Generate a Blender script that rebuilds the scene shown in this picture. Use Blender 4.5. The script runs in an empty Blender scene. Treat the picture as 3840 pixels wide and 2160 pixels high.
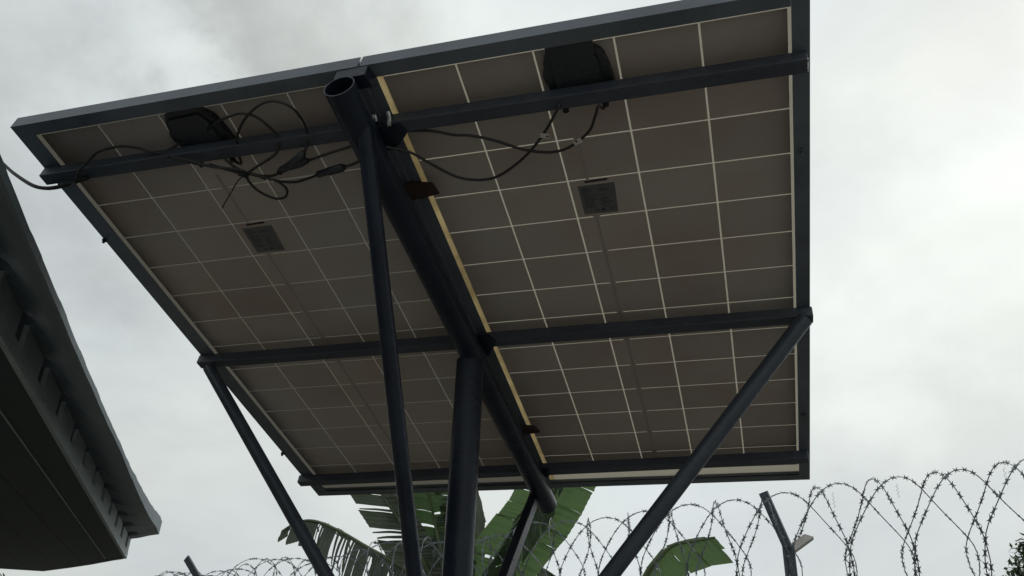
import bpy, bmesh, math, random
from mathutils import Vector, Matrix, noise as mnoise
R = math.radians
random.seed(7)
scn = bpy.context.scene
col = scn.collection

# ------------------------------------------------------------------ camera
cam = bpy.data.objects.new('camera', bpy.data.cameras.new('camera'))
col.objects.link(cam); scn.camera = cam
right = Vector((0.96256672, 0.26884386, 0.03447167))
back = Vector((0.25477805, -0.85405462, -0.45351829))
up = back.cross(right).normalized(); right = up.cross(back).normalized(); back = right.cross(up)
EYE = Vector((0, 0, 1.6))
cam.matrix_world = Matrix(((right.x, up.x, back.x, EYE.x), (right.y, up.y, back.y, EYE.y), (right.z, up.z, back.z, EYE.z), (0, 0, 0, 1)))
cam.data.sensor_width = 36; cam.data.lens = 29.39
cam.data.clip_start = .05; cam.data.clip_end = 3000

# ------------------------------------------------------------------ world: thin overcast, brighter towards the veiled sun
SUN_AZ, SUN_EL = R(22), R(38)
sdir = Vector((math.sin(SUN_AZ) * math.cos(SUN_EL), math.cos(SUN_AZ) * math.cos(SUN_EL), math.sin(SUN_EL)))
world = bpy.data.worlds.new('World'); scn.world = world; world.use_nodes = True
nt = world.node_tree; nt.nodes.clear()
def N(t, ty, **k):
    n = t.nodes.new(ty)
    for a, b in k.items(): setattr(n, a, b)
    return n
def math_n(t, op, a, b=None, clamp=False):
    n = N(t, 'ShaderNodeMath', operation=op, use_clamp=clamp)
    for i, v in enumerate((a, b)):
        if v is None: continue
        if isinstance(v, (int, float)): n.inputs[i].default_value = v
        else: t.links.new(v, n.inputs[i])
    return n.outputs[0]
out = N(nt, 'ShaderNodeOutputWorld'); bg = N(nt, 'ShaderNodeBackground'); bg.inputs[1].default_value = .1
sky = N(nt, 'ShaderNodeTexSky', sky_type='NISHITA', sun_disc=False); sky.sun_elevation = SUN_EL; sky.sun_rotation = SUN_AZ
sky.air_density = 1.0; sky.dust_density = 4.0
tc = N(nt, 'ShaderNodeTexCoord')
vn = N(nt, 'ShaderNodeVectorMath', operation='NORMALIZE'); nt.links.new(tc.outputs['Generated'], vn.inputs[0])
D = vn.outputs[0]
sep = N(nt, 'ShaderNodeSeparateXYZ'); nt.links.new(D, sep.inputs[0])
zc = math_n(nt, 'MAXIMUM', sep.outputs[2], 0.0)
den = math_n(nt, 'ADD', zc, .30)
cx = math_n(nt, 'DIVIDE', sep.outputs[0], den); cy = math_n(nt, 'DIVIDE', sep.outputs[1], den)
cmb = N(nt, 'ShaderNodeCombineXYZ'); nt.links.new(cx, cmb.inputs[0]); nt.links.new(cy, cmb.inputs[1]); cmb.inputs[2].default_value = 3.7
CLOUDS = [((-.500, .575, .650), .27, -.15), ((-.400, .620, .670), .24, -.13), ((-.64, .50, .57), .30, -.05), ((-.68, .56, .47), .22, -.06), ((-.575, .575, .575), .15, .13), ((-.640, .480, .590), .16, .10),
          ((-.560, .620, .540), .13, .12), ((-.330, .680, .655), .22, .05), ((.26, .85, .45), .30, .05), ((.16, .93, .34), .14, .06), ((.12, .80, .58), .26, -.09), ((-.66, .63, .40), .30, .035), ((.2, .96, .17), .38, -.10),
          ((.9, -.2, .4), .5, -.1), ((-.3, -.8, .5), .5, .08), ((-.9, -.1, .4), .4, -.1), ((.3, -.6, .74), .45, -.1), ((.55, .2, .8), .35, .08)]
def noise_w(scale, detail, rough, dist=0.0):
    n = N(nt, 'ShaderNodeTexNoise'); n.inputs['Scale'].default_value = scale; n.inputs['Detail'].default_value = detail
    n.inputs['Roughness'].default_value = rough; n.inputs['Distortion'].default_value = dist
    nt.links.new(cmb.outputs[0], n.inputs['Vector']); return n.outputs[0]
dot = N(nt, 'ShaderNodeVectorMath', operation='DOT_PRODUCT'); nt.links.new(D, dot.inputs[0]); dot.inputs[1].default_value = sdir
glow = N(nt, 'ShaderNodeMapRange', interpolation_type='SMOOTHSTEP'); nt.links.new(dot.outputs['Value'], glow.inputs[0])
glow.inputs[1].default_value = .30; glow.inputs[2].default_value = 1.0; glow.inputs[3].default_value = 0; glow.inputs[4].default_value = 1
big = noise_w(1.15, 4, .5, .25); small = noise_w(3.6, 7, .58, .3)
puff = N(nt, 'ShaderNodeMapRange', interpolation_type='SMOOTHSTEP'); nt.links.new(big, puff.inputs[0])
puff.inputs[1].default_value = .38; puff.inputs[2].default_value = .64; puff.inputs[3].default_value = -1; puff.inputs[4].default_value = 1
# cloud contrast fades towards the horizon and towards the sun
lift = N(nt, 'ShaderNodeMapRange'); nt.links.new(sep.outputs[2], lift.inputs[0]); lift.inputs[1].default_value = .12; lift.inputs[2].default_value = .6
lift.inputs[3].default_value = .28; lift.inputs[4].default_value = 1
amp = math_n(nt, 'MULTIPLY', lift.outputs[0], math_n(nt, 'SUBTRACT', 1.0, math_n(nt, 'MULTIPLY', glow.outputs[0], .35)))
v1 = math_n(nt, 'MULTIPLY', puff.outputs[0], .06)
v2 = math_n(nt, 'MULTIPLY', math_n(nt, 'SUBTRACT', small, .5), .55)
var = math_n(nt, 'MULTIPLY', math_n(nt, 'ADD', v1, v2), amp)
base = math_n(nt, 'ADD', .645, math_n(nt, 'MULTIPLY', glow.outputs[0], .20))
lum = math_n(nt, 'ADD', base, var)
# individual cloud masses: direction, half-width (cosine span), brightness step; edges broken up by the fine noise
wn = N(nt, 'ShaderNodeTexNoise'); wn.inputs['Scale'].default_value = 5.0; wn.inputs['Detail'].default_value = 6; wn.inputs['Roughness'].default_value = .6; nt.links.new(D, wn.inputs['Vector'])
wsub = N(nt, 'ShaderNodeVectorMath', operation='SUBTRACT'); nt.links.new(wn.outputs['Color'], wsub.inputs[0]); wsub.inputs[1].default_value = (.5, .5, .5)
wsc = N(nt, 'ShaderNodeVectorMath', operation='SCALE'); nt.links.new(wsub.outputs[0], wsc.inputs[0]); wsc.inputs['Scale'].default_value = .42
wadd = N(nt, 'ShaderNodeVectorMath', operation='ADD'); nt.links.new(D, wadd.inputs[0]); nt.links.new(wsc.outputs[0], wadd.inputs[1])
for dv, rad_, st in CLOUDS:
    dn = N(nt, 'ShaderNodeVectorMath', operation='DISTANCE'); nt.links.new(wadd.outputs[0], dn.inputs[0]); dn.inputs[1].default_value = dv
    mr_ = N(nt, 'ShaderNodeMapRange', interpolation_type='SMOOTHSTEP'); nt.links.new(dn.outputs['Value'], mr_.inputs[0])
    mr_.inputs[1].default_value = rad_; mr_.inputs[2].default_value = rad_ * .25; mr_.inputs[3].default_value = 0; mr_.inputs[4].default_value = st
    lum = math_n(nt, 'ADD', lum, mr_.outputs[0])
tint = N(nt, 'ShaderNodeValToRGB'); nt.links.new(math_n(nt, 'ADD', math_n(nt, 'MULTIPLY', puff.outputs[0], .5), .5), tint.inputs[0])
tint.color_ramp.elements[0].color = (.915, .985, 1.0, 1); tint.color_ramp.elements[1].color = (.945, 1.0, .965, 1)
lc = N(nt, 'ShaderNodeVectorMath', operation='SCALE'); nt.links.new(tint.outputs[0], lc.inputs[0]); nt.links.new(math_n(nt, 'MULTIPLY', lum, 10.0), lc.inputs['Scale'])
mixs = N(nt, 'ShaderNodeMix', data_type='RGBA'); mixs.inputs[0].default_value = .975
nt.links.new(sky.outputs[0], mixs.inputs[6]); nt.links.new(lc.outputs[0], mixs.inputs[7])
nt.links.new(mixs.outputs[2], bg.inputs[0]); nt.links.new(bg.outputs[0], out.inputs[0])

sun = bpy.data.objects.new('sun', bpy.data.lights.new('sun', 'SUN')); col.objects.link(sun)
sun.data.energy = 1.0; sun.data.angle = R(14); sun.data.color = (1, .97, .91)
sun.rotation_euler = (-sdir).to_track_quat('-Z', 'Y').to_euler()

scn.view_settings.view_transform = 'Standard'; scn.view_settings.look = 'None'
scn.view_settings.exposure = 0.0; scn.view_settings.gamma = 1.0
try: scn.view_settings.use_curve_mapping = False
except Exception: pass
scn.render.engine = 'CYCLES'

# ------------------------------------------------------------------ materials
def mat(name, c1, c2, scale=6.0, rough=.6, metal=0.0, bump=0.0, bscale=40.0, transl=0.0, tcol=None, per_obj=0.0, stretch=None, spec=.5, detail=5, world_pos=False):
    m = bpy.data.materials.new(name); m.use_nodes = True; t = m.node_tree; t.nodes.clear()
    o = N(t, 'ShaderNodeOutputMaterial'); b = N(t, 'ShaderNodeBsdfPrincipled')
    tcn = N(t, 'ShaderNodeTexCoord'); mp = N(t, 'ShaderNodeMapping'); t.links.new(N(t, 'ShaderNodeNewGeometry').outputs['Position'] if world_pos else tcn.outputs['Object'], mp.inputs[0])
    if stretch: mp.inputs['Scale'].default_value = stretch
    n = N(t, 'ShaderNodeTexNoise'); n.inputs['Scale'].default_value = scale; n.inputs['Detail'].default_value = detail; n.inputs['Roughness'].default_value = .6
    t.links.new(mp.outputs[0], n.inputs['Vector'])
    r = N(t, 'ShaderNodeValToRGB'); r.color_ramp.elements[0].position = .32; r.color_ramp.elements[1].position = .68
    r.color_ramp.elements[0].color = (*c1, 1); r.color_ramp.elements[1].color = (*c2, 1)
    t.links.new(n.outputs[0], r.inputs[0]); cout = r.outputs[0]
    if per_obj:
        oi = N(t, 'ShaderNodeObjectInfo'); s = math_n(t, 'ADD', 1 - per_obj, math_n(t, 'MULTIPLY', oi.outputs['Random'], 2 * per_obj))
        sc = N(t, 'ShaderNodeVectorMath', operation='SCALE'); t.links.new(cout, sc.inputs[0]); t.links.new(s, sc.inputs['Scale']); cout = sc.outputs[0]
    t.links.new(cout, b.inputs['Base Color'])
    b.inputs['Roughness'].default_value = rough; b.inputs['Metallic'].default_value = metal; b.inputs['Specular IOR Level'].default_value = spec
    rr = N(t, 'ShaderNodeMapRange'); t.links.new(n.outputs[0], rr.inputs[0]); rr.inputs[3].default_value = max(.05, rough - .12); rr.inputs[4].default_value = min(1, rough + .12)
    t.links.new(rr.outputs[0], b.inputs['Roughness'])
    if bump:
        n2 = N(t, 'ShaderNodeTexNoise'); n2.inputs['Scale'].default_value = bscale; n2.inputs['Detail'].default_value = 6
        t.links.new(mp.outputs[0], n2.inputs['Vector'])
        bp = N(t, 'ShaderNodeBump'); bp.inputs['Strength'].default_value = bump; bp.inputs['Distance'].default_value = .01
        t.links.new(n2.outputs[0], bp.inputs['Height']); t.links.new(bp.outputs[0], b.inputs['Normal'])
    sh = b.outputs[0]
    if transl:
        tr = N(t, 'ShaderNodeBsdfTranslucent')
        if tcol: tr.inputs[0].default_value = (*tcol, 1)
        else: t.links.new(cout, tr.inputs[0])
        mx = N(t, 'ShaderNodeMixShader'); mx.inputs[0].default_value = transl
        t.links.new(sh, mx.inputs[1]); t.links.new(tr.outputs[0], mx.inputs[2]); sh = mx.outputs[0]
    t.links.new(sh, o.inputs[0]); return m

M = {}
M['steel'] = mat('painted_steel', (.007, .011, .020), (.015, .021, .034), 9, .34, 0, .2, 60, spec=.25)
M['glarestrut'] = mat('glare_lifted_strut_steel', (.028, .036, .048), (.045, .056, .074), 9, .40, 0, .2, 60, spec=.4)  # side struts: the stand's dark paint, lightened to put lens glare into the colour
M['rail'] = mat('glare_lifted_rail_steel', (.030, .037, .050), (.050, .060, .076), 7, .5, 0, .3, 50)  # rail base colour raised above the post's near-black to include lens glare
M['frame'] = mat('grey_anodised_frame', (.085, .10, .12), (.135, .155, .18), 5, .5, .25, .1, 70)
M['cell'] = mat('cell_back', (.33, .262, .228), (.375, .345, .320), 2.6, .50, 0, .0, per_obj=.09, spec=.4, world_pos=True, detail=7)
M['sheet'] = mat('white_backsheet', (.50, .47, .42), (.60, .57, .51), 3, .6, 0, 0, transl=.60, tcol=(.72, .69, .62))
M['sheetL'] = mat('aged_white_backsheet', (.40, .38, .34), (.48, .46, .42), 3, .6, 0, 0, transl=.55, tcol=(.49, .475, .43))
M['strip'] = mat('yellowed_encapsulant', (.42, .35, .23), (.72, .64, .46), 7, .6, 0, 0, transl=.75, stretch=(2, 1, 1), detail=8)
M['ribbon'] = mat('busbar_ribbon', (.27, .22, .195), (.30, .25, .22), 30, .5)
M['label'] = mat('grey_label', (.085, .09, .09), (.11, .115, .115), 12, .5)
M['ink'] = mat('label_ink', (.012, .012, .014), (.02, .02, .022), 10, .6)
M['plastic'] = mat('black_plastic', (.012, .014, .018), (.02, .023, .028), 15, .42, 0, .15, 80)
M['rubber'] = mat('black_cable_rubber', (.010, .009, .009), (.018, .016, .015), 30, .38)
M['dullrubber'] = mat('weathered_cable_rubber', (.014, .014, .015), (.026, .026, .027), 30, .75, spec=.15)
M['tag'] = mat('paper_tag', (.42, .40, .36), (.55, .52, .47), 60, .7)
M['zinc'] = mat('zinc_bolt', (.42, .43, .45), (.6, .61, .62), 40, .35, .8)
M['clamp'] = mat('rusty_clamp', (.018, .010, .008), (.045, .022, .015), 25, .7, 0, .3, 90)
M['wire'] = mat('galvanised_wire', (.09, .105, .125), (.16, .18, .205), 30, .5, .3)
M['post'] = mat('grey_fence_post_paint', (.06, .075, .095), (.09, .11, .135), 14, .55, .1, .3, 60)
M['arm'] = mat('weathered_zinc_arm', (.16, .15, .14), (.30, .28, .26), 22, .6, .2, .3, 60, stretch=(1, 1, 4))
M['wall'] = mat('wall_render', (.28, .26, .23), (.38, .35, .31), 3, .9, 0, .5, 30)
M['block'] = mat('wall_block', (.24, .225, .20), (.36, .33, .29), 5, .95, 0, .6, 45, per_obj=.12)
M['leaf'] = mat('banana_leaf_green', (.030, .055, .030), (.055, .090, .042), 5, .42, 0, .2, 30, transl=.35, tcol=(.055, .10, .035))
M['leafdull'] = mat('banana_leaf_dull', (.050, .062, .048), (.095, .110, .085), 6, .5, 0, .2, 30, transl=.30, tcol=(.07, .095, .055))
M['leafbright'] = mat('banana_leaf_bright', (.045, .085, .032), (.07, .125, .045), 4, .42, 0, .2, 30, transl=.5, tcol=(.10, .165, .065))
M['rib'] = mat('banana_midrib', (.06, .085, .04), (.10, .13, .06), 8, .4)
M['stem'] = mat('banana_stem', (.08, .10, .04), (.20, .16, .08), 7, .7, 0, .3, 20, stretch=(1, 1, .3))
M['treeleaf'] = mat('tree_leaf', (.030, .055, .030), (.07, .11, .05), 3, .5, 0, 0, transl=.3, tcol=(.06, .10, .045))
M['bark'] = mat('tree_bark', (.07, .055, .04), (.16, .13, .10), 8, .9, 0, .6, 25)
M['fascia'] = mat('grey_green_fascia', (.17, .20, .205), (.25, .285, .29), 4, .7, 0, .35, 18, stretch=(1, 1, 3))
M['sheetroof'] = mat('grey_roof_sheet', (.075, .10, .115), (.115, .145, .165), 3, .6, .2, .3, 14)
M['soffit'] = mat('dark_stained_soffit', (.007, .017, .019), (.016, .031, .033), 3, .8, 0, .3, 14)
M['housewall'] = mat('plaster_wall', (.40, .38, .32), (.52, .49, .42), 2.5, .9, 0, .4, 25)
M['ground'] = mat('bare_earth', (.19, .175, .15), (.30, .285, .25), .9, .95, 0, .8, 14)
M['concrete'] = mat('yard_concrete', (.26, .25, .23), (.38, .37, .34), 1.6, .9, 0, .5, 22)

# ------------------------------------------------------------------ helpers
def tag(o, label=None, cat=None, group=None, kind=None):
    if label: o['label'] = label
    if cat: o['category'] = cat
    if group: o['group'] = group
    if kind: o['kind'] = kind
    return o
def empty(name, loc=(0, 0, 0), label=None, cat=None, group=None):
    o = bpy.data.objects.new(name, None); col.objects.link(o); o.location = loc; o.empty_display_size = .1
    return tag(o, label, cat, group)
def link(name, mesh, parent=None, m=None, smooth=False):
    if m and not mesh.materials: mesh.materials.append(m)
    o = bpy.data.objects.new(name, mesh); col.objects.link(o)
    if smooth:
        for p in mesh.polygons: p.use_smooth = True
    if parent:
        o.parent = parent
        o.matrix_parent_inverse = Matrix.Translation(-parent.location)
    return o
def bm_obj(name, bm, m, parent=None, smooth=False, bevel=0):
    if bevel:
        bmesh.ops.bevel(bm, geom=[e for e in bm.edges if e.calc_length() > bevel * 3], offset=bevel, segments=2, affect='EDGES', profile=.6)
    bmesh.ops.recalc_face_normals(bm, faces=bm.faces)
    me = bpy.data.meshes.new(name); bm.to_mesh(me); bm.free()
    return link(name, me, parent, m, smooth)
def box_between(bm, corners8):
    v = [bm.verts.new(c) for c in corners8]
    for f in ((0, 1, 2, 3), (7, 6, 5, 4), (0, 4, 5, 1), (1, 5, 6, 2), (2, 6, 7, 3), (3, 7, 4, 0)): bm.faces.new([v[i] for i in f])
def prism(bm, pts_a, pts_b):
    a = [bm.verts.new(p) for p in pts_a]; b = [bm.verts.new(p) for p in pts_b]; n = len(a)
    bm.faces.new(a); bm.faces.new(b[::-1])
    for i in range(n): bm.faces.new([a[i], b[i], b[(i + 1) % n], a[(i + 1) % n]])
def frame_at(d, ref=Vector((0, 0, 1))):
    d = d.normalized(); a = d.cross(ref)
    if a.length < 1e-3: a = d.cross(Vector((1, 0, 0)))
    a.normalize(); return a, a.cross(d).normalized()
def tube(bm, pts, rad, seg=10, cap=True):
    pts = [Vector(p) for p in pts]; rings = []; prev = None
    for i, p in enumerate(pts):
        d = (pts[min(i + 1, len(pts) - 1)] - pts[max(i - 1, 0)])
        if prev is None: a, b = frame_at(d)
        else:
            dn = d.normalized(); a = (prev - dn * prev.dot(dn)).normalized(); b = dn.cross(a).normalized()
        prev = a; r = rad[i] if isinstance(rad, (list, tuple)) else rad
        rings.append([bm.verts.new(p + a * math.cos(k * 2 * math.pi / seg) * r + b * math.sin(k * 2 * math.pi / seg) * r) for k in range(seg)])
    for r0, r1 in zip(rings, rings[1:]):
        for k in range(seg): bm.faces.new([r0[k], r0[(k + 1) % seg], r1[(k + 1) % seg], r1[k]])
    if cap: bm.faces.new(rings[0][::-1]); bm.faces.new(rings[-1])
def smooth_pts(P, n=6):
    P = [Vector(p) for p in P]; out = []
    for i in range(len(P) - 1):
        p0 = P[max(i - 1, 0)]; p1 = P[i]; p2 = P[i + 1]; p3 = P[min(i + 2, len(P) - 1)]
        for k in range(n):
            t = k / n
            out.append(.5 * ((2 * p1) + (p2 - p0) * t + (2 * p0 - 5 * p1 + 4 * p2 - p3) * t * t + (3 * p1 - p0 - 3 * p2 + p3) * t ** 3))
    out.append(P[-1]); return out
def hollow_pipe(name, a, b, r, wall, m, parent, seg=40):
    """round steel pipe with real wall thickness and open ends"""
    a, b = Vector(a), Vector(b); d = (b - a).normalized(); x, y = frame_at(d); bm = bmesh.new(); L = []
    for (p, rr) in ((a, r), (b, r), (b, r - wall), (a, r - wall)):
        L.append([bm.verts.new(p + (x * math.cos(k * 2 * math.pi / seg) + y * math.sin(k * 2 * math.pi / seg)) * rr) for k in range(seg)])
    for i in range(4):
        for k in range(seg): bm.faces.new([L[i][k], L[i][(k + 1) % seg], L[(i + 1) % 4][(k + 1) % seg], L[(i + 1) % 4][k]])
    o = bm_obj(name, bm, m, parent, smooth=True)
    es = o.modifiers.new('edge_split', 'EDGE_SPLIT'); es.split_angle = R(40)
    return o
def square_tube(name, a, b, w, m, parent, ref=Vector((0, 0, 1)), roll=0.0, bevel=.004):
    a, b = Vector(a), Vector(b); x, y = frame_at(b - a, ref); h = w / 2
    if roll:
        c, s = math.cos(roll), math.sin(roll); x, y = x * c + y * s, y * c - x * s
    c = [(-h, -h), (h, -h), (h, h), (-h, h)]
    bm = bmesh.new(); prism(bm, [a + x * i + y * j for i, j in c], [b + x * i + y * j for i, j in c])
    return bm_obj(name, bm, m, parent, bevel=bevel)

# ------------------------------------------------------------------ panel coordinates: u across, v down the slope, w below the laminate
O = EYE + Vector((-.78229422, 1.68775277, 1.3080982))
U = Vector((1, 0, 0)); V = Vector((0, .963605863, -.267327029)); W = Vector((0, -.267327029, -.963605863))
def P(u, v, w=0.0): return O + U * u + V * v + W * w
def pbox(bm, u0, u1, v0, v1, w0, w1):
    box_between(bm, [P(u0, v0, w0), P(u1, v0, w0), P(u1, v1, w0), P(u0, v1, w0), P(u0, v0, w1), P(u1, v0, w1), P(u1, v1, w1), P(u0, v1, w1)])

# ================================================================== SETTING
bm = bmesh.new()
n = 48; ext = 900.0
def gcoord(i): t = (i / n) * 2 - 1; return math.copysign(abs(t) ** 3, t) * ext
vs = [[bm.verts.new((gcoord(i), gcoord(j) + 4, .05 * mnoise.noise(Vector((gcoord(i) * .2, gcoord(j) * .2, 0))) - .06)) for j in range(n + 1)] for i in range(n + 1)]
for i in range(n):
    for j in range(n): bm.faces.new([vs[i][j], vs[i + 1][j], vs[i + 1][j + 1], vs[i][j + 1]])
g = bm_obj('ground', bm, M['ground'], smooth=True); g['kind'] = 'structure'
bm = bmesh.new(); box_between(bm, [(-7, -6, -.1), (9, -6, -.1), (9, 3.0, -.1), (-7, 3.0, -.1), (-7, -6, .0), (9, -6, .0), (9, 3.0, .0), (-7, 3.0, .0)])
pv = bm_obj('yard_paving', bm, M['concrete']); pv['kind'] = 'structure'

# ================================================================== PANEL STAND
stand = empty('panel_stand', (-.823, 2.328, 0), 'dark painted steel stand with a central post and splayed struts carrying two solar panels', 'panel stand')
S = M['steel']
PU = -.041                                            # u of the post
pipe_pts = (P(-.058, -.325, .1115), P(-.014, 1.685, .1115))
hollow_pipe('spine_pipe', pipe_pts[0], pipe_pts[1], .039, .0035, S, stand)
bm = bmesh.new(); e = P(-.0141, 1.679, .1115); dd = (pipe_pts[1] - pipe_pts[0]).normalized(); tube(bm, [e - dd * .004, e], .0352, 32); bm_obj('end_plate', bm, S, stand)
ptop = P(PU, .70, .155); px, py = -.824, 2.332
hollow_pipe('post', (px, py, 0.0), (px, py, ptop.z + .02), .0435, .004, S, stand)
bm = bmesh.new(); tube(bm, [(px, py, 0.0), (px, py, .012)], .14, 24); bm_obj('base_plate', bm, S, stand, bevel=.003)
# struts, all meeting low on the post
zt = P(0, .70, .06)
hollow_pipe('strut', (px - .03, py, 1.47), (-1.785, 2.328, zt.z - .025), .0205, .003, M['glarestrut'], stand, 24)
hollow_pipe('strut', (px + .03, py, 1.45), (.19, 2.328, zt.z - .02), .0235, .003, M['glarestrut'], stand, 24)
fr = P(PU, -.16, .150)
hollow_pipe('strut', (px, py - .03, 1.40), (px + .004, 1.455, 1.6 + 1.245), .0205, .003, S, stand, 24)
square_tube('strut', (px + .004, py + .03, 1.60), (px + .002, 3.225, 2.405), .035, S, stand, roll=R(8))
# rails across the panels (each slightly out of square, as welded)
def rail(uL, uR, vL, vR, w0, w1, wid, name='rail'):
    bm = bmesh.new()
    box_between(bm, [P(uL, vL, w0), P(uR, vR, w0), P(uR, vR + wid, w0), P(uL, vL + wid, w0), P(uL, vL, w1), P(uR, vR, w1), P(uR, vR + wid, w1), P(uL, vL + wid, w1)])
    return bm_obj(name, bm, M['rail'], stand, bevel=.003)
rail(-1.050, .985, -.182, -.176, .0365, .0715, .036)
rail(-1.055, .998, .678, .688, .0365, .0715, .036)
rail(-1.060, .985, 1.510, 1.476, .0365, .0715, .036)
# welded gussets where the spine meets the rails
def plate(name, uv, w0, w1, m, parent, bevel=.0015):
    bm = bmesh.new(); prism(bm, [P(u, v, w0) for u, v in uv], [P(u, v, w1) for u, v in uv]); return bm_obj(name, bm, m, parent, bevel=bevel)
plate('gusset', [(-.085, -.165), (.030, -.172), (.040, -.145), (.012, -.118), (-.020, -.105), (-.085, -.11)], .072, .084, S, stand)
plate('gusset', [(-.095, .655), (.028, .650), (.040, .690), (.006, .742), (-.05, .755), (-.095, .72)], .072, .086, S, stand)
plate('gusset', [(-.06, 1.47), (.04, 1.468), (.03, 1.515), (-.02, 1.53)], .072, .084, S, stand)
plate('bracket', [(-.085, -.321), (-.004, -.322), (.004, -.285), (-.085, -.283)], .0358, .074, S, stand)
def bead(pts, r=.0035):
    rg = random.Random(len(pts)); q = smooth_pts([P(*p) for p in pts], 10); bm = bmesh.new()
    tube(bm, q, [r * (1 + .25 * math.sin(i * 1.9) + rg.uniform(-.15, .15)) for i in range(len(q))], 6); bm_obj('weld_bead', bm, S, stand, smooth=True)
for v0, v1 in ((-.182, -.141), (.682, .722), (1.494, 1.534)):
    for e_ in (v0 - .001, v1 + .001): bead([(-.080, e_, .0725), (-.055, e_ + .002, .0735), (-.03, e_ - .002, .0735), (-.005, e_ + .001, .0725)])
# little end caps and bolts
for (u, v) in ((-.034, -.190), (.004, -.193)):
    bm = bmesh.new(); tube(bm, [P(u, v + .02, .079), P(u, v + .006, .058), P(u, v - .006, .052)], .0055, 10); bm_obj('bolt', bm, M['zinc'], stand, smooth=True)
for (u, v) in ((-1.062, .105), (-1.064, 1.336), (.985, .105), (.985, 1.25)):
    s_ = -1 if u < 0 else 1
    bm = bmesh.new(); tube(bm, [P(u - s_ * .012, v, .030), P(u - s_ * .012, v, .048)], .0045, 10); tube(bm, [P(u - s_ * .012, v, .0365), P(u - s_ * .012, v, .040)], .008, 6); bm_obj('bolt', bm, M['frame'] if u > 0 else S, stand)
# mid clamps holding both panels down in the gap
for v, du in ((.055, .0), (1.235, .004)):
    plate('mid_clamp', [(-.075 + du, v - .012), (-.022 + du, v - .018), (.034 + du, v - .004), (.042 + du, v + .034), (-.016 + du, v + .042), (-.075 + du, v + .048)], .0362, .044, M['clamp'], stand)

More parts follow.
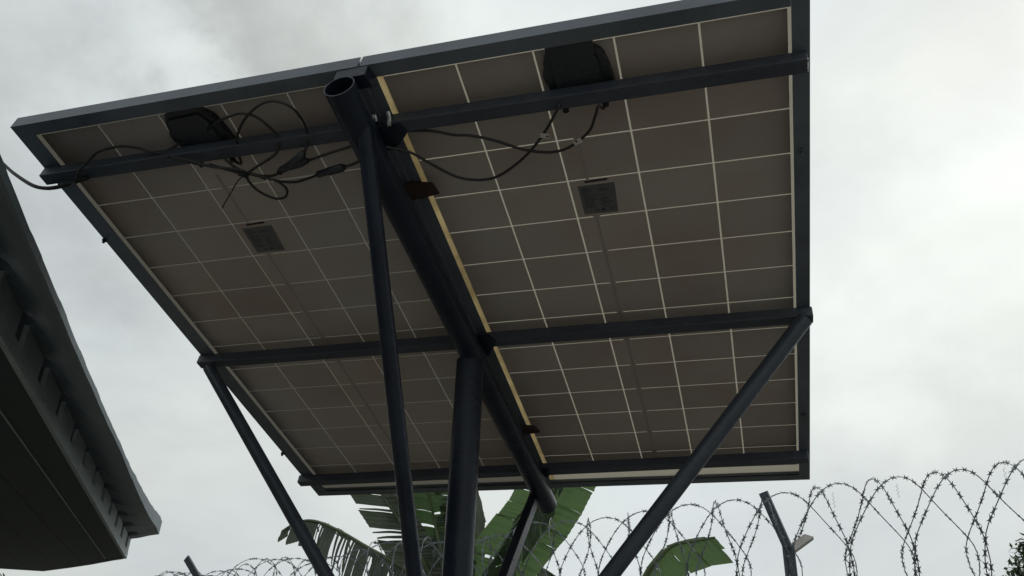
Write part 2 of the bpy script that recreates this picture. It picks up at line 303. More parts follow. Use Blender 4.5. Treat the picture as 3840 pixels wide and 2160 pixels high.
# ================================================================== SOLAR PANELS
CU, CV = .19, .13633
cell_mesh = None
def make_panel(u0, label, side):
    """u0: start of the first cell column"""
    global cell_mesh
    lo = u0 - (.034 if side < 0 else .029); hi = u0 + 5 * CU + (.0375 if side < 0 else .040)
    vt, vb = (-.323, 1.694) if side < 0 else (-.323, 1.690)
    root = empty('solar_panel', P((lo + hi) / 2, .7, .03), label, 'solar panel', 'solar panels on the steel stand')
    lip = .037 if side > 0 else .036
    inl = .030 if side > 0 else .055; inr = .038 if side > 0 else .032
    F = M['frame']
    # frame: upright wall plus bottom lip, one mesh per side
    def rail_c(name, uu0, uu1, vv0, vv1, lu0, lu1, lv0, lv1):
        bm = bmesh.new(); pbox(bm, uu0, uu1, vv0, vv1, -.006, .035); pbox(bm, lu0, lu1, lv0, lv1, .0335, .0352)
        pbox(bm, lu0 if uu1 - uu0 > .1 else (uu1 if lu1 > uu1 else lu0 + (lu1 - lu0) * .5), lu1 if uu1 - uu0 > .1 else (uu1 + (lu1 - uu1) * .5 if lu1 > uu1 else uu0), lv0, lv1, .0055, .0075) if False else None
        return bm_obj(name, bm, F, root)
    t = .0022
    rail_c('frame_rail', lo, lo + t, vt, vb, lo + t, lo + inl, vt + .001, vb - .001)
    rail_c('frame_rail', hi - t, hi, vt, vb, hi - inr, hi - t, vt + .001, vb - .001)
    rail_c('frame_rail', lo + t + .0005, hi - t - .0005, vt, vt + t, lo + inl + .0005, hi - inr - .0005, vt + t, vt + .036)
    rail_c('frame_rail', lo + t + .0005, hi - t - .0005, vb - t, vb, lo + inl + .0005, hi - inr - .0005, vb - .036, vb - t)
    # inner ledge that grips the laminate (far side shows as two grey bands)
    bm = bmesh.new(); pbox(bm, lo + .004, hi - .004, vb - .012, vb - t - .0004, .004, .016); bm_obj('frame_ledge', bm, M['frame'], root)
    bm = bmesh.new(); pbox(bm, (u0 + .0037 if side > 0 else lo + t + .0003), hi - t - .0003, vt + t + .0003, vb - t - .0003, -.004, -.0002); bm_obj('backsheet', bm, M['sheet'] if side > 0 else M['sheetL'], root)
    if side > 0:
        bm = bmesh.new(); pbox(bm, lo + t + .0003, u0 + .0034, vt + t + .001, vb - t - .001, -.003, .0003); bm_obj('edge_strip', bm, M['strip'], root)
    if cell_mesh is None:
        g_ = .0025
        bm = bmesh.new()
        a, b = CU - g_ * .9, CV - g_ * .75 ; ch = .0009
        pts = [(g_ + ch, g_), (a - ch, g_), (a, g_ + ch), (a, b - ch), (a - ch, b), (g_ + ch, b), (g_, b - ch), (g_, g_ + ch)]
        o0 = Vector((0, 0, 0))
        prism(bm, [U * x + V * y + W * .0004 for x, y in pts], [U * x + V * y + W * .0016 for x, y in pts])
        bmesh.ops.recalc_face_normals(bm, faces=bm.faces)
        cell_mesh = bpy.data.meshes.new('cell'); bm.to_mesh(cell_mesh); bm.free(); cell_mesh.materials.append(M['cell'])
    for r_ in range(14):
        for c_ in range(5):
            if r_ == 0:
                bm = bmesh.new(); pbox(bm, u0 + c_ * CU + .0025, u0 + (c_ + 1) * CU - .0025, -.2640, -.2727 + CV - .0025, .0004, .0016); bm_obj('cell', bm, M['cell'], root); continue
            o = bpy.data.objects.new('cell', cell_mesh); col.objects.link(o); o.parent = root
            o.location = P(u0 + c_ * CU, -.2727 + r_ * CV, 0) - root.location
    # ribbon under the middle column
    for q in range(14):
        va = -.2727 + q * CV
        if va < -.06 or (.10 < va < .24): continue
        bm = bmesh.new(); pbox(bm, u0 + .424, u0 + .443, va - .006, va + .006, .0018, .0021); bm_obj('ribbon', bm, M['cell'], root)
    bm = bmesh.new(); pbox(bm, u0 + .430, u0 + .437, -.05, .14, .0022, .0024); pbox(bm, u0 + .430, u0 + .437, .268, 1.62, .0022, .0024); bm_obj('ribbon', bm, M['ribbon'], root)
    # rating label
    lab = plate('rating_label', [(u0 + .403, .158), (u0 + .502, .158), (u0 + .496, .262), (u0 + .403, .260)], .0024, .0027, M['label'], root, bevel=0)
    bm = bmesh.new()
    rnd = random.Random(3)
    vv = .168
    while vv < .236:
        L = rnd.uniform(.03, .078); pbox(bm, u0 + .411, u0 + .411 + L * .45, vv, vv + .0016, .0027, .0029)
        if L > .05: pbox(bm, u0 + .455, u0 + .455 + rnd.uniform(.01, .035), vv, vv + .0016, .0027, .0029)
        vv += .0052
    bm_obj('small_print', bm, M['ink'], lab)
    def text(s, u, v, size):
        cu = bpy.data.curves.new('text', 'FONT'); cu.body = s; cu.size = size; cu.extrude = .0001
        o = bpy.data.objects.new('tmp', cu); col.objects.link(o)
        dg = bpy.context.evaluated_depsgraph_get(); me = bpy.data.meshes.new_from_object(o.evaluated_get(dg)); bpy.data.objects.remove(o)
        B = Matrix(((U.x, -V.x, W.x), (U.y, -V.y, W.y), (U.z, -V.z, W.z))).to_4x4(); B.translation = P(u, v, .0029)
        me.transform(B); return link('printed_mark', me, lab, M['ink'])
    text('CE', u0 + .432, .2535, .012)
    bm = bmesh.new()
    for k in range(12):
        a0, a1 = k * math.pi / 6, (k + 1) * math.pi / 6
        f = lambda a, r: P(u0 + .479 + r * math.cos(a), .249 + r * math.sin(a), .0029)
        bm.faces.new([bm.verts.new(f(a0, .0046)), bm.verts.new(f(a1, .0046)), bm.verts.new(f(a1, .0032)), bm.verts.new(f(a0, .0032))])
    bm_obj('printed_mark', bm, M['ink'], lab)
    plate('printed_mark', [(u0 + .4525, .246), (u0 + .457, .244), (u0 + .4635, .246), (u0 + .4625, .2505), (u0 + .457, .2535), (u0 + .452, .2505)], .0028, .0030, M['ink'], lab, bevel=0)
    # barcode strip above the label
    plate('barcode_strip', [(u0 + .424, .1425), (u0 + .485, .1405), (u0 + .486, .147), (u0 + .424, .149)], .0024, .0028, M['ink'], root, bevel=0)
    # junction box with lid, glands and side clips
    j = u0 + .397
    oc = [(j + .012, -.262), (j + .022, -.278), (j + .055, -.286), (j + .095, -.286), (j + .118, -.276), (j + .128, -.256), (j + .140, -.250), (j + .148, -.236), (j + .150, -.214), (j + .156, -.196),
          (j + .160, -.165), (j + .158, -.125), (j + .02, -.120), (j + .010, -.150), (j + .006, -.178), (j - .002, -.192), (j - .004, -.212), (j + .004, -.222), (j + .004, -.240)]
    jb = plate('junction_box', oc, .0018, .026, M['plastic'], root, bevel=.002)
    oc2 = [(j + .022, -.262), (j + .115, -.266), (j + .132, -.235), (j + .138, -.145), (j + .024, -.140)]
    plate('lid', oc2, .026, .034, M['plastic'], jb, bevel=.003)
    if side > 0:
        plate('mounting_tab', [(j + .018, -.286), (j + .128, -.292), (j + .130, -.250), (j + .020, -.255)], .020, .0335, M['plastic'], jb, bevel=.002)
    for uu in (j + .030, j + .128):
        bm = bmesh.new(); tube(bm, [P(uu, -.15, .020), P(uu, -.100, .024)], [.010, .0075], 12); bm_obj('cable_gland', bm, M['plastic'], jb, smooth=True)
    return root
make_panel(.003, 'right solar panel seen from below, with pale yellow strip along its inner edge', 1)
make_panel(-1.019, 'left solar panel seen from below, behind the tangle of looped cables', -1)

# ================================================================== CABLES (all hang under the rails)
def cable(pts, name, label, r=.0036, world_pts=None, group=None):
    W3 = [P(*p) for p in pts] if world_pts is None else [Vector(p) for p in world_pts]
    bm = bmesh.new(); tube(bm, smooth_pts(W3, 7), r, 8); o = bm_obj(name, bm, M['rubber'], smooth=True)
    return tag(o, label, 'cable', group)
c1 = cable([(.536, -.150, .028), (.5275, -.12, .06), (.519, -.14, .078), (.5065, -.115, .08), (.483, -.073, .08), (.4275, -.035, .08), (.378, -.028, .08), (.317, -.046, .08), (.250, -.087, .08), (.194, -.112, .08), (.155, -.119, .078), (.10, -.135, .070), (.03, -.14, .0605)], 'panel_cable',
           'black cable looping shallowly from the right junction box, crossing over the deeper loop', group='cables under the panels')
c2 = cable([(.428, -.150, .028), (.432, -.158, .06), (.421, -.148, .083), (.373, -.086, .085), (.313, -.028, .085), (.239, .018, .085), (.184, .026, .085), (.125, .006, .085), (.068, -.05, .085), (.029, -.092, .085), (-.022, -.128, .0975)], 'panel_cable',
           'black cable sagging in the deepest loop between the right junction box and the post', group='cables under the panels')
c3 = cable([(-.494, -.115, .028), (-.455, -.11, .055), (-.438, -.150, .062), (-.416, -.198, .062), (-.369, -.246, .062), (-.312, -.279, .062), (-.265, -.285, .062), (-.228, -.258, .062), (-.219, -.207, .062), (-.226, -.165, .07), (-.240, -.142, .088), (-.252, -.128, .095)], 'panel_cable',
           'black cable rising in the tall round loop beside the left junction box', group='cables under the panels')
c4 = cable([(-.504, -.217, .034), (-.45, -.245, .05), (-.408, -.261, .06), (-.366, -.266, .062), (-.335, -.25, .062), (-.317, -.22, .062), (-.306, -.18, .064), (-.320, -.148, .083), (-.385, -.121, .09), (-.43, -.107, .095), (-.47, -.12, .09), (-.52, -.145, .085)], 'panel_cable',
           'black cable in the lower of the two arches beside the left junction box', group='cables under the panels')
c5 = cable([(-1.000, -.150, .0825), (-.95, -.15, .084), (-.93, -.165, .084), (-.905, -.185, .082), (-.872, -.200, .065), (-.83, -.219, .058), (-.763, -.223, .055), (-.716, -.21, .055), (-.664, -.183, .055), (-.622, -.182, .03), (-.590, -.180, .025)], 'panel_cable',
           'black cable arching over the rail left of the left junction box', group='cables under the panels')
c6 = cable([(-.60, -.175, .083), (-.552, -.155, .088), (-.485, -.131, .09), (-.434, -.112, .093), (-.399, -.092, .092), (-.356, -.085, .092), (-.330, -.098, .094)], 'panel_cable',
           'black cable running from the tie to the forked connector', group='cables under the panels')
c7 = cable([(-.242, -.117, .094), (-.175, -.128, .09), (-.109, -.139, .09), (-.079, -.146, .095)], 'panel_cable',
           'short black cable between the forked connector and the steel post', group='cables under the panels')
c8 = cable([(-.47, -.170, .088), (-.452, -.135, .092), (-.428, -.113, .096), (-.405, -.1, .096), (-.38, -.08, .096), (-.351, -.068, .096), (-.309, -.057, .096), (-.270, -.061, .095), (-.228, -.071, .095)], 'panel_cable',
           'black cable with the white tag leading to the straight connector', group='cables under the panels')
c9 = cable([(-.155, -.082, .095), (-.130, -.086, .095), (-.104, -.094, .095), (-.080, -.104, .105)], 'panel_cable',
           'short black cable between the straight connector and the steel post', group='cables under the panels')
c10 = cable([(-.62, -.185, .083), (-.563, -.168, .09), (-.507, -.147, .1), (-.426, -.119, .1), (-.429, -.085, .1), (-.419, -.048, .1), (-.387, -.016, .1), (-.355, -.015, .1), (-.338, -.038, .1), (-.347, -.066, .1), (-.372, -.085, .1), (-.42, -.105, .097)], 'panel_cable',
            'black cable hanging in the small closed loop below the tie', group='cables under the panels')
def connector(name, chain, radii, label, parent):
    bm = bmesh.new(); tube(bm, [P(*c) for c in chain], radii, 12); return bm_obj(name, bm, M['plastic'], parent, smooth=True)
connector('connector', [(-.334, -.094, .095), (-.322, -.102, .095), (-.300, -.108, .095), (-.296, -.110, .095), (-.262, -.116, .095), (-.240, -.119, .094)], [.008, .010, .010, .0125, .013, .007], None, c6)
connector('connector', [(-.300, -.110, .097), (-.275, -.122, .097), (-.250, -.136, .097), (-.238, -.146, .094)], [.010, .012, .012, .006], None, c6)
connector('connector', [(-.238, -.0695, .095), (-.232, -.070, .095), (-.205, -.075, .095), (-.200, -.075, .095), (-.160, -.081, .095), (-.150, -.083, .095)], [.005, .0095, .0095, .0115, .0115, .006], None, c8)
def tagp(parent, u, v, w, ang, L=.022, H=.013):
    c, s = math.cos(ang), math.sin(ang)
    q = [(u + c * x - s * y, v + s * x + c * y) for x, y in ((-L / 2, -H / 2), (L / 2, -H / 2), (L / 2, H / 2), (-L / 2, H / 2))]
    return plate('paper_tag', q, w, w + .001, M['tag'], parent, bevel=0)
tagp(c2, .378, -.086, .0895, R(20)); tagp(c1, .452, -.052, .0845, R(-20)); tagp(c8, -.368, -.078, .1005, R(30), .020, .013)
for (cc, u, v, w) in ((c2, .384, -.084, .0906), (c1, .449, -.054, .0856), (c8, -.368, -.078, .1016)):
    bm = bmesh.new(); pbox(bm, u - .0045, u + .0045, v - .0009, v + .0009, w, w + .0004); pbox(bm, u - .0009, u + .0009, v - .0045, v + .0045, w + .0001, w + .0005); bm_obj('printed_cross', bm, M['ink'], cc)
# cable tie with its long tail
bm = bmesh.new(); tube(bm, smooth_pts([P(-.418, -.112, .101), P(-.455, -.093, .104), P(-.488, -.064, .103), P(-.552, -.008, .102)], 4), .0019, 6)
tube(bm, [P(-.438, -.118, .104), P(-.420, -.104, .104)], .009, 10)
tag(bm_obj('cable_tie', bm, M['plastic'], smooth=True), 'black cable tie with a long straight tail gathering the looped cables', 'cable tie')
cable(None, 'panel_cable', 'black cable leaving the outer end of the rail towards the house eave', .0052,
      [(-1.72, 1.30, 2.890), (-1.78, 1.335, 2.842), (-1.80, 1.36, 2.800), (-1.826, 1.45, 2.828), (-1.90, 1.52, 2.885), (-2.181, 1.7, 3.084), (-2.671, 2.0, 3.426), (-3.1, 2.25, 3.78)], 'cables under the panels') if False else None

# ================================================================== HOUSE EAVE
FO = Vector((-4.889, 5.869, 1.6)); FD = Vector((-.555, .832, 0)).normalized(); FN = Vector((FD.y, -FD.x, 0))
def H(s, off, h): return FO + FD * s + FN * off + Vector((0, 0, h))
house = empty('house', H(-3, -1.5, -1.6), 'low house on the left with dark soffit, pale fascia and ribbed roof sheet', 'house')
bm = bmesh.new(); box_between(bm, [H(-9, -.022, 1.0), H(0, -.022, 1.0), H(0, 0, 1.0), H(-9, 0, 1.0), H(-9, -.022, 1.058), H(0, -.022, 1.058), H(0, 0, 1.058), H(-9, 0, 1.058)])
bm_obj('fascia', bm, M['fascia'], house, bevel=.003)
# pieces of fascia infill between the openings under each rib
P0 = .435
k = 0; s = -.02
ribs = []
while s > -9: ribs.append(s - .22); s -= P0
edges_ = [0.0] + [x for r_ in ribs for x in (r_ + .062, r_ - .066)] + [-9.0]
for a, b in zip(edges_[0::2], edges_[1::2]):
    bm = bmesh.new(); box_between(bm, [H(b, -.020, 1.0585), H(a, -.020, 1.0585), H(a, -.002, 1.0585), H(b, -.002, 1.0585), H(b, -.020, 1.15), H(a, -.020, 1.15), H(a, -.002, 1.15), H(b, -.002, 1.15)])
    bm_obj('infill_board', bm, M['fascia'], house)
# roof sheet, ribs running down to the edge; outer edge warps up at the far end
def edge_h(s):
    K = [(-9, .90), (-5.87, 1.005), (-4.87, 1.032), (-4.08, 1.056), (-2.68, 1.115), (-1.5, 1.19), (-.75, 1.255), (-.35, 1.30), (0, 1.315)]
    for (a, ha), (b, hb) in zip(K, K[1:]):
        if a <= s <= b: return ha + (hb - ha) * (s - a) / (b - a)
    return K[0][1]
bm = bmesh.new(); rows = []
ns = 420; inner = -3.2
offs = [inner, -1.5, -.4, -.02, .06, .13, .185, .2]
for i in range(ns + 1):
    s = -9 + 9 * i / ns
    d = min(abs(s - r_) for r_ in ribs); rb = max(0.0, min(1.0, (.085 - d) / .025)) * .042
    eh = edge_h(s); row = []
    wob = .006 * math.sin(s * 7.1) + .004 * math.sin(s * 17.3)
    for o_ in offs:
        if o_ <= -.02: h = 1.152 + (-o_ - .02) * .21
        else:
            t = (o_ + .02) / .22; t = t * t * (3 - 2 * t) * .6 + t * .4
            h = 1.152 + (eh - (.02 + .085 * max(0, 1 + s / 3.0)) - 1.152) * t
        row.append(bm.verts.new(H(s, o_, h + rb * (1 if o_ < .02 else (.12 if o_ < .1 else 0)) + (wob * .2 if o_ > .1 else 0))))
    row.append(bm.verts.new(H(s, .203, eh + rb * .06 + wob * .2))); row.append(bm.verts.new(H(s, .19, eh + .004 + rb * .06 + wob * .2)))
    row.append(bm.verts.new(H(s, -.02, max(1.165, 1.165) + .06 + rb))); row.append(bm.verts.new(H(s, inner, 1.212 + 3.18 * .21)))
    rows.append(row)
for a, b in zip(rows, rows[1:]):
    for j in range(len(a) - 1): bm.faces.new([a[j], b[j], b[j + 1], a[j + 1]])
bm.faces.new(rows[0][::-1]); bm.faces.new(rows[-1])
bm_obj('roof_sheet', bm, M['sheetroof'], house)
# soffit boards with joints
def soff(name, pts, h0, h1, m):
    bm = bmesh.new(); prism(bm, [H(a, b, h0) for a, b in pts], [H(a, b, h1) for a, b in pts]); return bm_obj(name, bm, m, house)
edge = [(0, -.0235), (.15, -.12), (.52, -.33), (.86, -.55), (1.22, -.80), (1.26, -1.16), (1.30, -1.45)]
def s_at(o_):
    for (s0, a0), (s1, a1) in zip(edge, edge[1:]):
        if a1 <= o_ <= a0: return s0 + (s1 - s0) * (o_ - a0) / (a1 - a0)
    return edge[-1][0]
bo = [-.0235, -.17, -.40, -.66, -.92, -1.18, -1.45]
for a, b in zip(bo, bo[1:]):
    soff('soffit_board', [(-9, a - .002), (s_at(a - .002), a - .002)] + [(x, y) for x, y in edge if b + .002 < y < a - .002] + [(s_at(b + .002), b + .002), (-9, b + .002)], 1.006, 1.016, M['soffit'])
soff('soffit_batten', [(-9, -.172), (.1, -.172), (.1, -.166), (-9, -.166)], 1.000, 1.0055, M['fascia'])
# end fascia along the far edge, following the irregular outline
for (s0, a0), (s1, a1) in zip(edge, edge[1:]):
    bm = bmesh.new(); q = [H(s0, a0, 1.0), H(s1, a1, 1.0), H(s1 + .02, a1, 1.0), H(s0 + .02, a0, 1.0)]
    hh = lambda a: (1.15 + (-a) * .18)
    q2 = [H(s0, a0, hh(a0)), H(s1, a1, hh(a1)), H(s1 + .02, a1, hh(a1)), H(s0 + .02, a0, hh(a0))]
    box_between(bm, q + q2); bm_obj('end_board', bm, M['fascia'], house)
bm = bmesh.new(); box_between(bm, [H(-9, -3.1, -1.6), H(.4, -3.1, -1.6), H(.4, -1.47, -1.6), H(-9, -1.47, -1.6), H(-9, -3.1, 1.04), H(.4, -3.1, 1.04), H(.4, -1.47, 1.04), H(-9, -1.47, 1.04)])
bm_obj('wall', bm, M['housewall'], house)

# roofing screws and a lapped joint on the eave sheet
for k, r_ in enumerate(ribs[:16]):
    for o_ in (-.006,):
        bm = bmesh.new(); tube(bm, [H(r_ + .11, o_, 1.03), H(r_ + .11, o_ + .009, 1.03)], .006, 8); bm_obj('screw', bm, M['zinc'], house)

# cable from the panel to the eave
cb = [P(-.90, -.155, .078), P(-.95, -.148, .0785), Vector((-1.775, 1.522, 2.862)), Vector((-1.848, 1.54, 2.879)), Vector((-1.946, 1.575, 2.928)), Vector((-2.21, 1.72, 3.104)), Vector((-2.42, 1.85, 3.25)), Vector((-2.671, 2.0, 3.428)), Vector((-3.0, 2.2, 3.66))]
bm = bmesh.new(); tube(bm, smooth_pts(cb, 7), .0056, 8)
tag(bm_obj('feed_cable', bm, M['dullrubber'], smooth=True), 'cable sagging from the end of the rail out towards the house eave', 'cable')

# ================================================================== BOUNDARY WALL, POSTS, RAZOR WIRE
L0 = Vector((1.065, 3.765, 0)); LD = Vector((-.9015, .4327, 0)).normalized(); LN = Vector((-LD.y, LD.x, 0))   # along the wall; LN points back to the yard
if LN.y > 0: LN = -LN
CR = .275; CZ = 2.60 - CR                              # coil radius, axis height
wall = empty('boundary_wall', tuple(L0 + LD * 3), 'grey block boundary wall running under the razor wire', 'wall')
bm = bmesh.new(); a = L0 - LD * 4 ; b = L0 + LD * 14
q = [a + LN * .07, b + LN * .07, b - LN * .07, a - LN * .07]
box_between(bm, [p for p in q] + [p + Vector((0, 0, 1.86)) for p in q]); bm_obj('core', bm, M['wall'], wall)
q = [a + LN * .11, b + LN * .11, b - LN * .11, a - LN * .11]
bm = bmesh.new(); box_between(bm, [p + Vector((0, 0, 1.861)) for p in q] + [p + Vector((0, 0, 1.92)) for p in q]); bm_obj('coping', bm, M['wall'], wall)
blk = bmesh.new(); box_between(blk, [LD * x + LN * y + Vector((0, 0, z)) for z in (-.094, .094) for x, y in ((-.194, -.004), (.194, -.004), (.194, .014), (-.194, .014))])
bmesh.ops.recalc_face_normals(blk, faces=blk.faces); bme = bpy.data.meshes.new('block'); blk.to_mesh(bme); blk.free(); bme.materials.append(M['block'])
for rr in range(9):
    for cc in range(32):
        o = bpy.data.objects.new('block', bme); col.objects.link(o); o.parent = wall
        o.location = L0 + LD * (-3.8 + cc * .4 + (.2 if rr % 2 else 0)) + LN * .075 + Vector((0, 0, .11 + rr * .2)) - wall.location

def along(x, y):                                       # parameter on the wall line
    return (Vector((x, y, 0)) - L0).dot(LD)
def fence_post(t, label, lean, back_arm=True, big=1.0, rear=(.105, .14, .062)):
    base = L0 + LD * t; root = empty('fence_post', tuple(base + Vector((0, 0, 1.92))), label, 'fence post', 'posts holding the razor wire')
    top = base + Vector((0, 0, 2.345))
    w_ = .042 * big
    def angle_iron(name, p0, p1, m, w=w_, ref=LN):
        x, y = frame_at(p1 - p0, ref); th = .005; bm = bmesh.new()
        c = [(-w / 2, -w / 2), (w / 2, -w / 2), (w / 2, -w / 2 + th), (-w / 2 + th, -w / 2 + th), (-w / 2 + th, w / 2), (-w / 2, w / 2)]
        if name != 'upright': c = [(-w / 2, -.008), (w / 2, -.008), (w / 2, .008), (-w / 2, .008)]
        prism(bm, [p0 + x * i + y * j for i, j in c], [p1 + x * i + y * j for i, j in c]); return bm_obj(name, bm, m, root)
    angle_iron('upright', base + Vector((0, 0, 1.921)), top, M['post'])
    angle_iron('front_arm', top - Vector((0, 0, .01)) + LN * .006, top + lean, M['post'])
    if back_arm: angle_iron('rear_arm', top + LN * -.022 + Vector((0, 0, -.02)), top + Vector(rear), M['arm'], w=.046)
    return root
tp = along(.101, 4.14)
fence_post(tp, 'Y-shaped steel fence post right of the stand, its short rear arm pale', Vector((-.088, -.06, .235)))
tl = along(-4.43, 6.25)
fence_post(tl, 'leaning flat steel fence post top near the house eave at lower left', Vector((-.30, -.05, .335)), True, 1.5)
fence_post(along(2.6, 3.05) , 'Y-shaped steel fence post beyond the right edge', Vector((-.088, -.06, .235)))

coil = empty('razor_wire', tuple(L0 + Vector((0, 0, 2.3))), 'coil of galvanised razor wire running above the boundary wall', 'razor wire')
pitch = .1302
loops = range(-13, 62)
bm = bmesh.new(); barbs = []
rng = random.Random(11)
acc = 0.0
CR = .2162; CZ = 1.6 + .768
def coil_pt(i, th, jr, jx, jz):
    """th from the top of the ring, towards the yard; neighbouring rings lean opposite ways where they are clipped together"""
    sg = (1 if i % 2 == 0 else -1) * min(1.0, max(0.0, (math.pi - abs(th)) / .45))
    t = .488 + pitch * (i + th / (2 * math.pi)) + .0584 * math.sin(th + 3.3068) + sg * (.1823 * math.sin(th + 6.1768) - .0622 * math.sin(2 * th + 5.979) + .0167 * math.sin(3 * th - .6713)) + jx * math.sin(th + i)
    rad = CR * (1 + jr * math.sin(2 * th + i))
    return L0 + LD * t + LN * (rad * math.sin(th)) + Vector((0, 0, CZ + rad * (math.cos(th) - .9 * max(0.0, -math.cos(th) - .35)) + jz))
jr = jx = jz = 0.0
for i in loops:
    jr = rng.uniform(-.015, .015); jx = rng.uniform(-.006, .006); jz = .006 * math.sin(i * .9)
    if i > 14: jr *= 4; jx *= 4; jz = .03 * math.sin(i * .55) + .012 * math.sin(i * 1.7)
    pts = [coil_pt(i, -math.pi + th * 2 * math.pi / 48, jr, jx, jz) for th in range(49)]
    tube(bm, pts, .0023, 5, cap=False)
    for a, b in zip(pts, pts[1:]):
        seg = (b - a).length; acc += seg
        if acc > .054:
            acc -= .054; barbs.append(((a + b) / 2, (b - a).normalized(), (a - L0).dot(LN) < -.06))
bm_obj('core_wire', bm, M['wire'], coil, smooth=True)
# one barb: a bow tie of spring steel wrapped on the core
def barb_geo():
    b = bmesh.new(); L, Wd, n_ = .0160, .0112, .0045
    out_ = [(-L, Wd), (-.004, n_), (.004, n_), (L, Wd), (.0085, 0.0), (L, -Wd), (.004, -n_), (-.004, -n_), (-L, -Wd), (-.0085, 0.0)]
    prism(b, [(x, y, -.0007) for x, y in out_], [(x, y, .0007) for x, y in out_]); return b
bb = barb_geo(); bmesh.ops.recalc_face_normals(bb, faces=bb.faces); barb_me = bpy.data.meshes.new('barb'); bb.to_mesh(barb_me); barb_me.materials.append(M['wire'])
inv = cam.matrix_world.inverted()
def in_view(p):
    q = inv @ p
    if q.z > -.1: return 0
    x = q.x / -q.z * 29.39 / 18; y = q.y / -q.z * 29.39 / 18 * 16 / 9
    return 1 if abs(x) < 1.01 and abs(y) < 1.01 else 0
barbs = [(p, d, in_view(p), (p - EYE).length, fr_) for p, d, fr_ in barbs]
barbs.sort(key=lambda b: (-b[2], b[3]))
rest = bmesh.new()
for k, (p, d, iv, dist, far_) in enumerate(barbs):
    a = LN.cross(d); a = a.normalized() if a.length > .2 else frame_at(d)[0]; b = d.cross(a).normalized(); ang = rng.uniform(-.6, .6) + (1.15 if far_ else 0); c, s = math.cos(ang), math.sin(ang); a, b = a * c + b * s, b * c - a * s
    mtx = Matrix(((d.x, a.x, b.x, p.x), (d.y, a.y, b.y, p.y), (d.z, a.z, b.z, p.z), (0, 0, 0, 1)))
    if k < 300:
        o = bpy.data.objects.new('barb', barb_me); col.objects.link(o); o.parent = coil; o.matrix_parent_inverse = Matrix.Translation(-coil.location); o.matrix_world = mtx
        o.matrix_basis = mtx
    elif iv or k % 3 == 0:
        vs_ = [rest.verts.new(mtx @ v.co) for v in barb_me.vertices]
        for f in barb_me.polygons: rest.faces.new([vs_[i] for i in f.vertices])
ro = bm_obj('barb', rest, M['wire'], coil); ro['kind'] = 'stuff'
# a few loose binding wires caught on the coil
for t_, dz, L_ in ((along(.35, 4.1), -.03, .07), (along(.62, 4.0), -.03, .06), (along(1.0, 3.8), -.02, .07)):
    p = L0 + LD * t_ + Vector((0, 0, 2.59 + dz)); bm = bmesh.new()
    tube(bm, [p + Vector((.006 * math.sin(k * 1.9), 0, -L_ * k / 12)) for k in range(13)], .0008, 4); bm_obj('binding_wire', bm, M['wire'], coil)

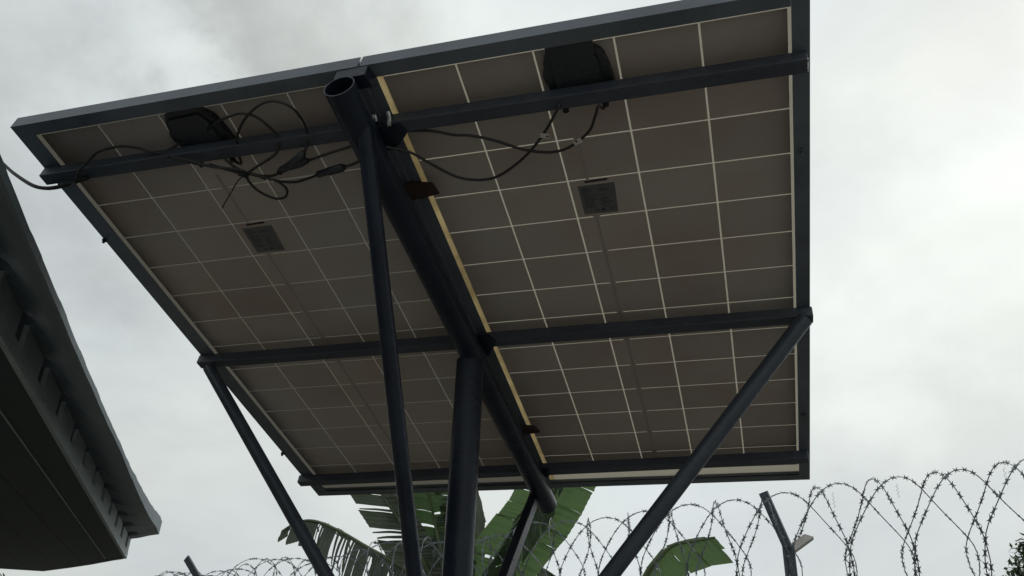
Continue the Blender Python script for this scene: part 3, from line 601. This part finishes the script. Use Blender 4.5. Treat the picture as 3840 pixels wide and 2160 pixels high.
# ================================================================== BANANA PLANTS
def banana_leaf(root, mid, wl, wr, sideL, sideR, m, seed, shred=.4, strip=.09, droopL=.2, droopR=.2, sweep=.35, taper_tip=True, jag=.25, roll=.0, ribm=None):
    """mid: 3D midrib; wl/wr: lamina widths; sideL/R: directions the two halves leave the midrib; droop bends the strips downwards"""
    rg = random.Random(seed); pts = smooth_pts(mid, 8); n_ = len(pts)
    cum = [0.0]
    for a, b in zip(pts, pts[1:]): cum.append(cum[-1] + (b - a).length)
    tot = cum[-1]
    def at(d):
        d = max(0, min(tot, d))
        for i in range(1, n_):
            if cum[i] >= d:
                f = (d - cum[i - 1]) / max(1e-6, cum[i] - cum[i - 1]); return pts[i - 1].lerp(pts[i], f), (pts[i] - pts[i - 1]).normalized()
        return pts[-1], (pts[-1] - pts[-2]).normalized()
    bm = bmesh.new()
    for (wd, sd, dr) in ((wl, sideL, droopL), (wr, sideR, droopR)):
        if wd <= 0: continue
        sd = Vector(sd).normalized(); d = .02
        while d < tot - .005:
            torn = rg.random() < shred
            L = strip * (rg.uniform(.18, .5) if torn else rg.uniform(.7, 1.6)); L = min(L, tot - d)
            gap = rg.uniform(.10, .45) * L if torn else (rg.uniform(.03, .08) * L if rg.random() < shred * .8 else -.002)
            tn = lambda q: mnoise.noise(Vector((q * 4.0, seed * 3.1, wd * 10)))
            f = (d + L / 2) / tot
            env = (min(1.0, f / .18) ** .6) * (min(1.0, (1 - f) / .30) ** .55 if taper_tip else min(1, (1 - f) / .08) ** .4)
            w_ = wd * env * (rg.uniform(1 - jag, 1 + jag * .35) if torn else 1 + jag * tn(d))
            if torn and rg.random() < .25: w_ *= rg.uniform(.4, .8)
            dloc = dr + (rg.uniform(-.12, .35) if torn else .12 * tn(d * .7))
            nseg = 6; twist = rg.uniform(-.5, .5) if torn else 0.0; L2 = max(.006, L - gap)
            prevrow = None
            for k in range(nseg + 1):
                t = k / nseg; ca = min(1.45, dloc * (.35 + 1.25 * t))
                base, tan = at(d); base2, _ = at(d + L2)
                dirv = (sd * math.cos(ca) + Vector((0, 0, -1)) * math.sin(ca) + tan * sweep * (1 - .3 * t)).normalized()
                if k == 0: off = Vector(); cumv = Vector()
                else: cumv = cumv + dirv * (w_ / nseg)
                narrow = 1.0 - (.55 if torn else .0) * t * t
                mid_ = (base + base2) / 2; h = (base2 - base) / 2 * narrow
                nn = dirv.cross(tan).normalized()
                wv = nn * (.006 * math.sin(t * 9 + d * 60)) + nn * (roll * t * t * w_)
                row = []
                for q_ in range(9):
                    f_ = q_ / 4 - 1
                    row.append(bm.verts.new(mid_ + cumv + h * f_ + wv + nn * (twist * h.length * t * f_ + .30 * h.length * math.sin(t * 3) * (1 - f_ * f_) + (.0030 if q_ % 2 else -.0030) * min(1, t * 5) * (h.length / .06))))
                if prevrow:
                    for q_ in range(8): bm.faces.new([prevrow[q_], prevrow[q_ + 1], row[q_ + 1], row[q_]])
                prevrow = row
            d += L
    lf = bm_obj('leaf', bm, m, root, smooth=False)
    bm = bmesh.new(); tube(bm, pts, [.020 * (1 - .8 * i / n_) + .003 for i in range(n_)], 8); bm_obj('midrib', bm, ribm or M['rib'], lf, smooth=True)
    return lf
def stem(root, base, top, r0, r1, seed):
    rg = random.Random(seed); a, b = Vector(base), Vector(top); pts = []; rad = []
    for k in range(12):
        t = k / 11; pts.append(a.lerp(b, t) + Vector((.03 * math.sin(t * 4 + seed), .02 * math.cos(t * 5), 0))); rad.append(r0 + (r1 - r0) * t + rg.uniform(-.006, .006))
    bm = bmesh.new(); tube(bm, pts, rad, 14); bm_obj('stem', bm, M['stem'], root, smooth=True)

bp = empty('banana_plant', (-2.35, 6.75, 0), 'large banana plant with torn leaves behind the post and struts', 'banana plant', 'banana plants behind the wall')
stem(bp, (-2.35, 6.75, 0), (-2.34, 6.68, 2.25), .15, .085, 3)
tpnt = (-2.34, 6.68, 2.22)
banana_leaf(bp, [tpnt, (-2.581, 6.6, 2.5), (-2.812, 6.5, 2.639), (-3.061, 6.4, 2.765), (-3.275, 6.35, 2.876), (-3.486, 6.3, 2.955), (-3.638, 6.28, 2.948), (-3.757, 6.25, 2.871)], .34, .24, (-.25, -.6, -.8), (.2, .9, .25), M['leafdull'], 5, .62, .085, .75, .55, -.10, jag=.35)
banana_leaf(bp, [tpnt, (-2.531, 6.6, 2.515), (-2.611, 6.5, 2.699), (-2.708, 6.4, 2.869), (-2.822, 6.3, 3.04), (-2.92, 6.25, 3.176), (-2.998, 6.2, 3.28)], .31, .16, (-1, -.2, .02), (1, .1, .1), M['leafdull'], 8, .34, .12, .02, .1, .12, taper_tip=False, jag=.15)
banana_leaf(bp, [tpnt, (-2.43, 6.6, 2.515), (-2.481, 6.6, 2.745), (-2.551, 6.6, 2.969), (-2.583, 6.5, 3.175), (-2.631, 6.4, 3.351)], .24, .26, (-1, .2, .1), (1, .2, 0), M['leaf'], 12, .35, .09, .3, .4, .45, taper_tip=False)
banana_leaf(bp, [tpnt, (-2.329, 6.6, 2.515), (-2.311, 6.6, 2.743), (-2.291, 6.6, 2.963), (-2.29, 6.5, 3.2), (-2.319, 6.4, 3.372)], .26, .24, (-1, .2, 0), (1, -.2, -.2), M['leaf'], 14, .35, .10, .4, .55, .3, taper_tip=False)
banana_leaf(bp, [tpnt, (-2.25, 6.5, 2.60), (-2.20, 6.4, 2.90), (-2.16, 6.32, 3.10), (-2.13, 6.3, 3.25)], .16, .30, (-.8, -.2, -.4), (.75, -.25, -.65), M['leafdull'], 21, .45, .10, .6, .75, -.1, taper_tip=False, jag=.3)
banana_leaf(bp, [tpnt, (-2.10, 6.45, 2.47), (-1.88, 6.3, 2.56), (-1.70, 6.1, 2.708), (-1.50, 6.0, 2.884), (-1.37, 5.9, 3.058), (-1.24, 5.8, 3.25), (-1.12, 5.7, 3.5)], .30, .27, (-.85, .1, .30), (.80, -.1, -.35), M['leafbright'], 31, .04, .16, .05, .12, .15, taper_tip=False, jag=.06)
banana_leaf(bp, [tpnt, (-2.05, 6.4, 2.45), (-1.86, 6.2, 2.50), (-1.72, 6.02, 2.66), (-1.56, 5.92, 2.85), (-1.42, 5.82, 3.02), (-1.30, 5.74, 3.18)], .20, .26, (-.7, -.1, .0), (.40, -.15, -.80), M['leaf'], 34, .55, .08, .5, .9, -.2, taper_tip=False, jag=.35)
banana_leaf(bp, [(-2.36, 6.7, 2.2), (-2.50, 6.75, 2.5), (-2.63, 6.78, 2.66), (-2.80, 6.8, 2.72), (-3.0, 6.8, 2.68)], .22, .18, (-.1, -.5, -.8), (.1, .8, .2), M['leaf'], 41, .5, .08, .6, .5, 0)
banana_leaf(bp, [(-2.33, 6.7, 2.2), (-2.2, 6.9, 2.45), (-2.0, 7.0, 2.66), (-1.8, 7.0, 2.70), (-1.6, 7.0, 2.6)], .24, .24, (0, -.5, -.8), (.1, .8, .2), M['leaf'], 43, .4, .09, .6, .4, 0)
b2 = empty('banana_plant', (-1.0, 6.5, 0), 'young banana plant whose single blunt leaf shows right of the stand', 'banana plant', 'banana plants behind the wall')
stem(b2, (-1.0, 6.5, 0), (-.98, 6.4, 2.05), .09, .05, 5)
banana_leaf(b2, [(-.98, 6.38, 2.0), (-.86, 6.2, 2.33), (-.76, 6.1, 2.49), (-.65, 6.0, 2.60), (-.55, 5.95, 2.665), (-.42, 5.9, 2.680), (-.27, 5.85, 2.690)], .03, .21, (-.70, .1, .32), (.60, -.05, -.75), M['leafbright'], 51, .12, .12, .03, .06, .10, taper_tip=False, jag=.18)

# ================================================================== TREES FAR RIGHT / LEFT
def leaf_cloud(name, parent, centre, rads, count, size, m, seed):
    rg = random.Random(seed); bm = bmesh.new()
    clumps = [(Vector((rg.gauss(0, .45), rg.gauss(0, .45), rg.gauss(0, .45))), rg.uniform(.25, .5)) for _ in range(26)]
    for k in range(count):
        c, cr = rg.choice(clumps); p = c + Vector((rg.gauss(0, 1), rg.gauss(0, 1), rg.gauss(0, 1))) * cr * .42
        if p.length > 1.0: continue
        p = Vector((p.x * rads[0], p.y * rads[1], p.z * rads[2])) + Vector(centre)
        d = Vector((rg.gauss(0, 1), rg.gauss(0, 1), rg.gauss(-.2, .7))).normalized(); a, b = frame_at(d); s_ = size * rg.uniform(.6, 1.3)
        q = [p, p + d * s_ * .5 + a * s_ * .2, p + d * s_, p + d * s_ * .5 - a * s_ * .2]
        bm.faces.new([bm.verts.new(x) for x in q])
    return bm_obj(name, bm, m, parent)
def tree(base, h, crown, label, seed, count, size):
    root = empty('tree', base, label, 'tree'); bx, by, _ = base; rg = random.Random(seed)
    bm = bmesh.new(); tube(bm, [(bx, by, 0), (bx + .05, by, h * .35), (bx - .03, by, h * .7)], [.16, .11, .05], 10)
    for k in range(8):
        a = rg.uniform(0, 6.28); z0 = h * rg.uniform(.4, .65); tube(bm, [(bx, by, z0), (bx + math.cos(a) * crown[0] * .4, by + math.sin(a) * crown[1] * .4, z0 + h * .15), (bx + math.cos(a) * crown[0] * .8, by + math.sin(a) * crown[1] * .8, z0 + h * .28)], [.05, .03, .01], 6)
    bm_obj('trunk', bm, M['bark'], root, smooth=True)
    leaf_cloud('crown', root, (bx, by, h - crown[2]), crown, count, size, M['treeleaf'], seed)
    return root
tree((3.05, 11.0, 0), 3.60, (.56, .60, .62), 'small broad-leaved tree whose crown top shows at the lower right corner', 5, 7500, .10)
tree((-9.75, 9.0, 0), 3.10, (.6, .6, .6), 'low tree behind the house, just showing at the lower left corner', 9, 1500, .14)
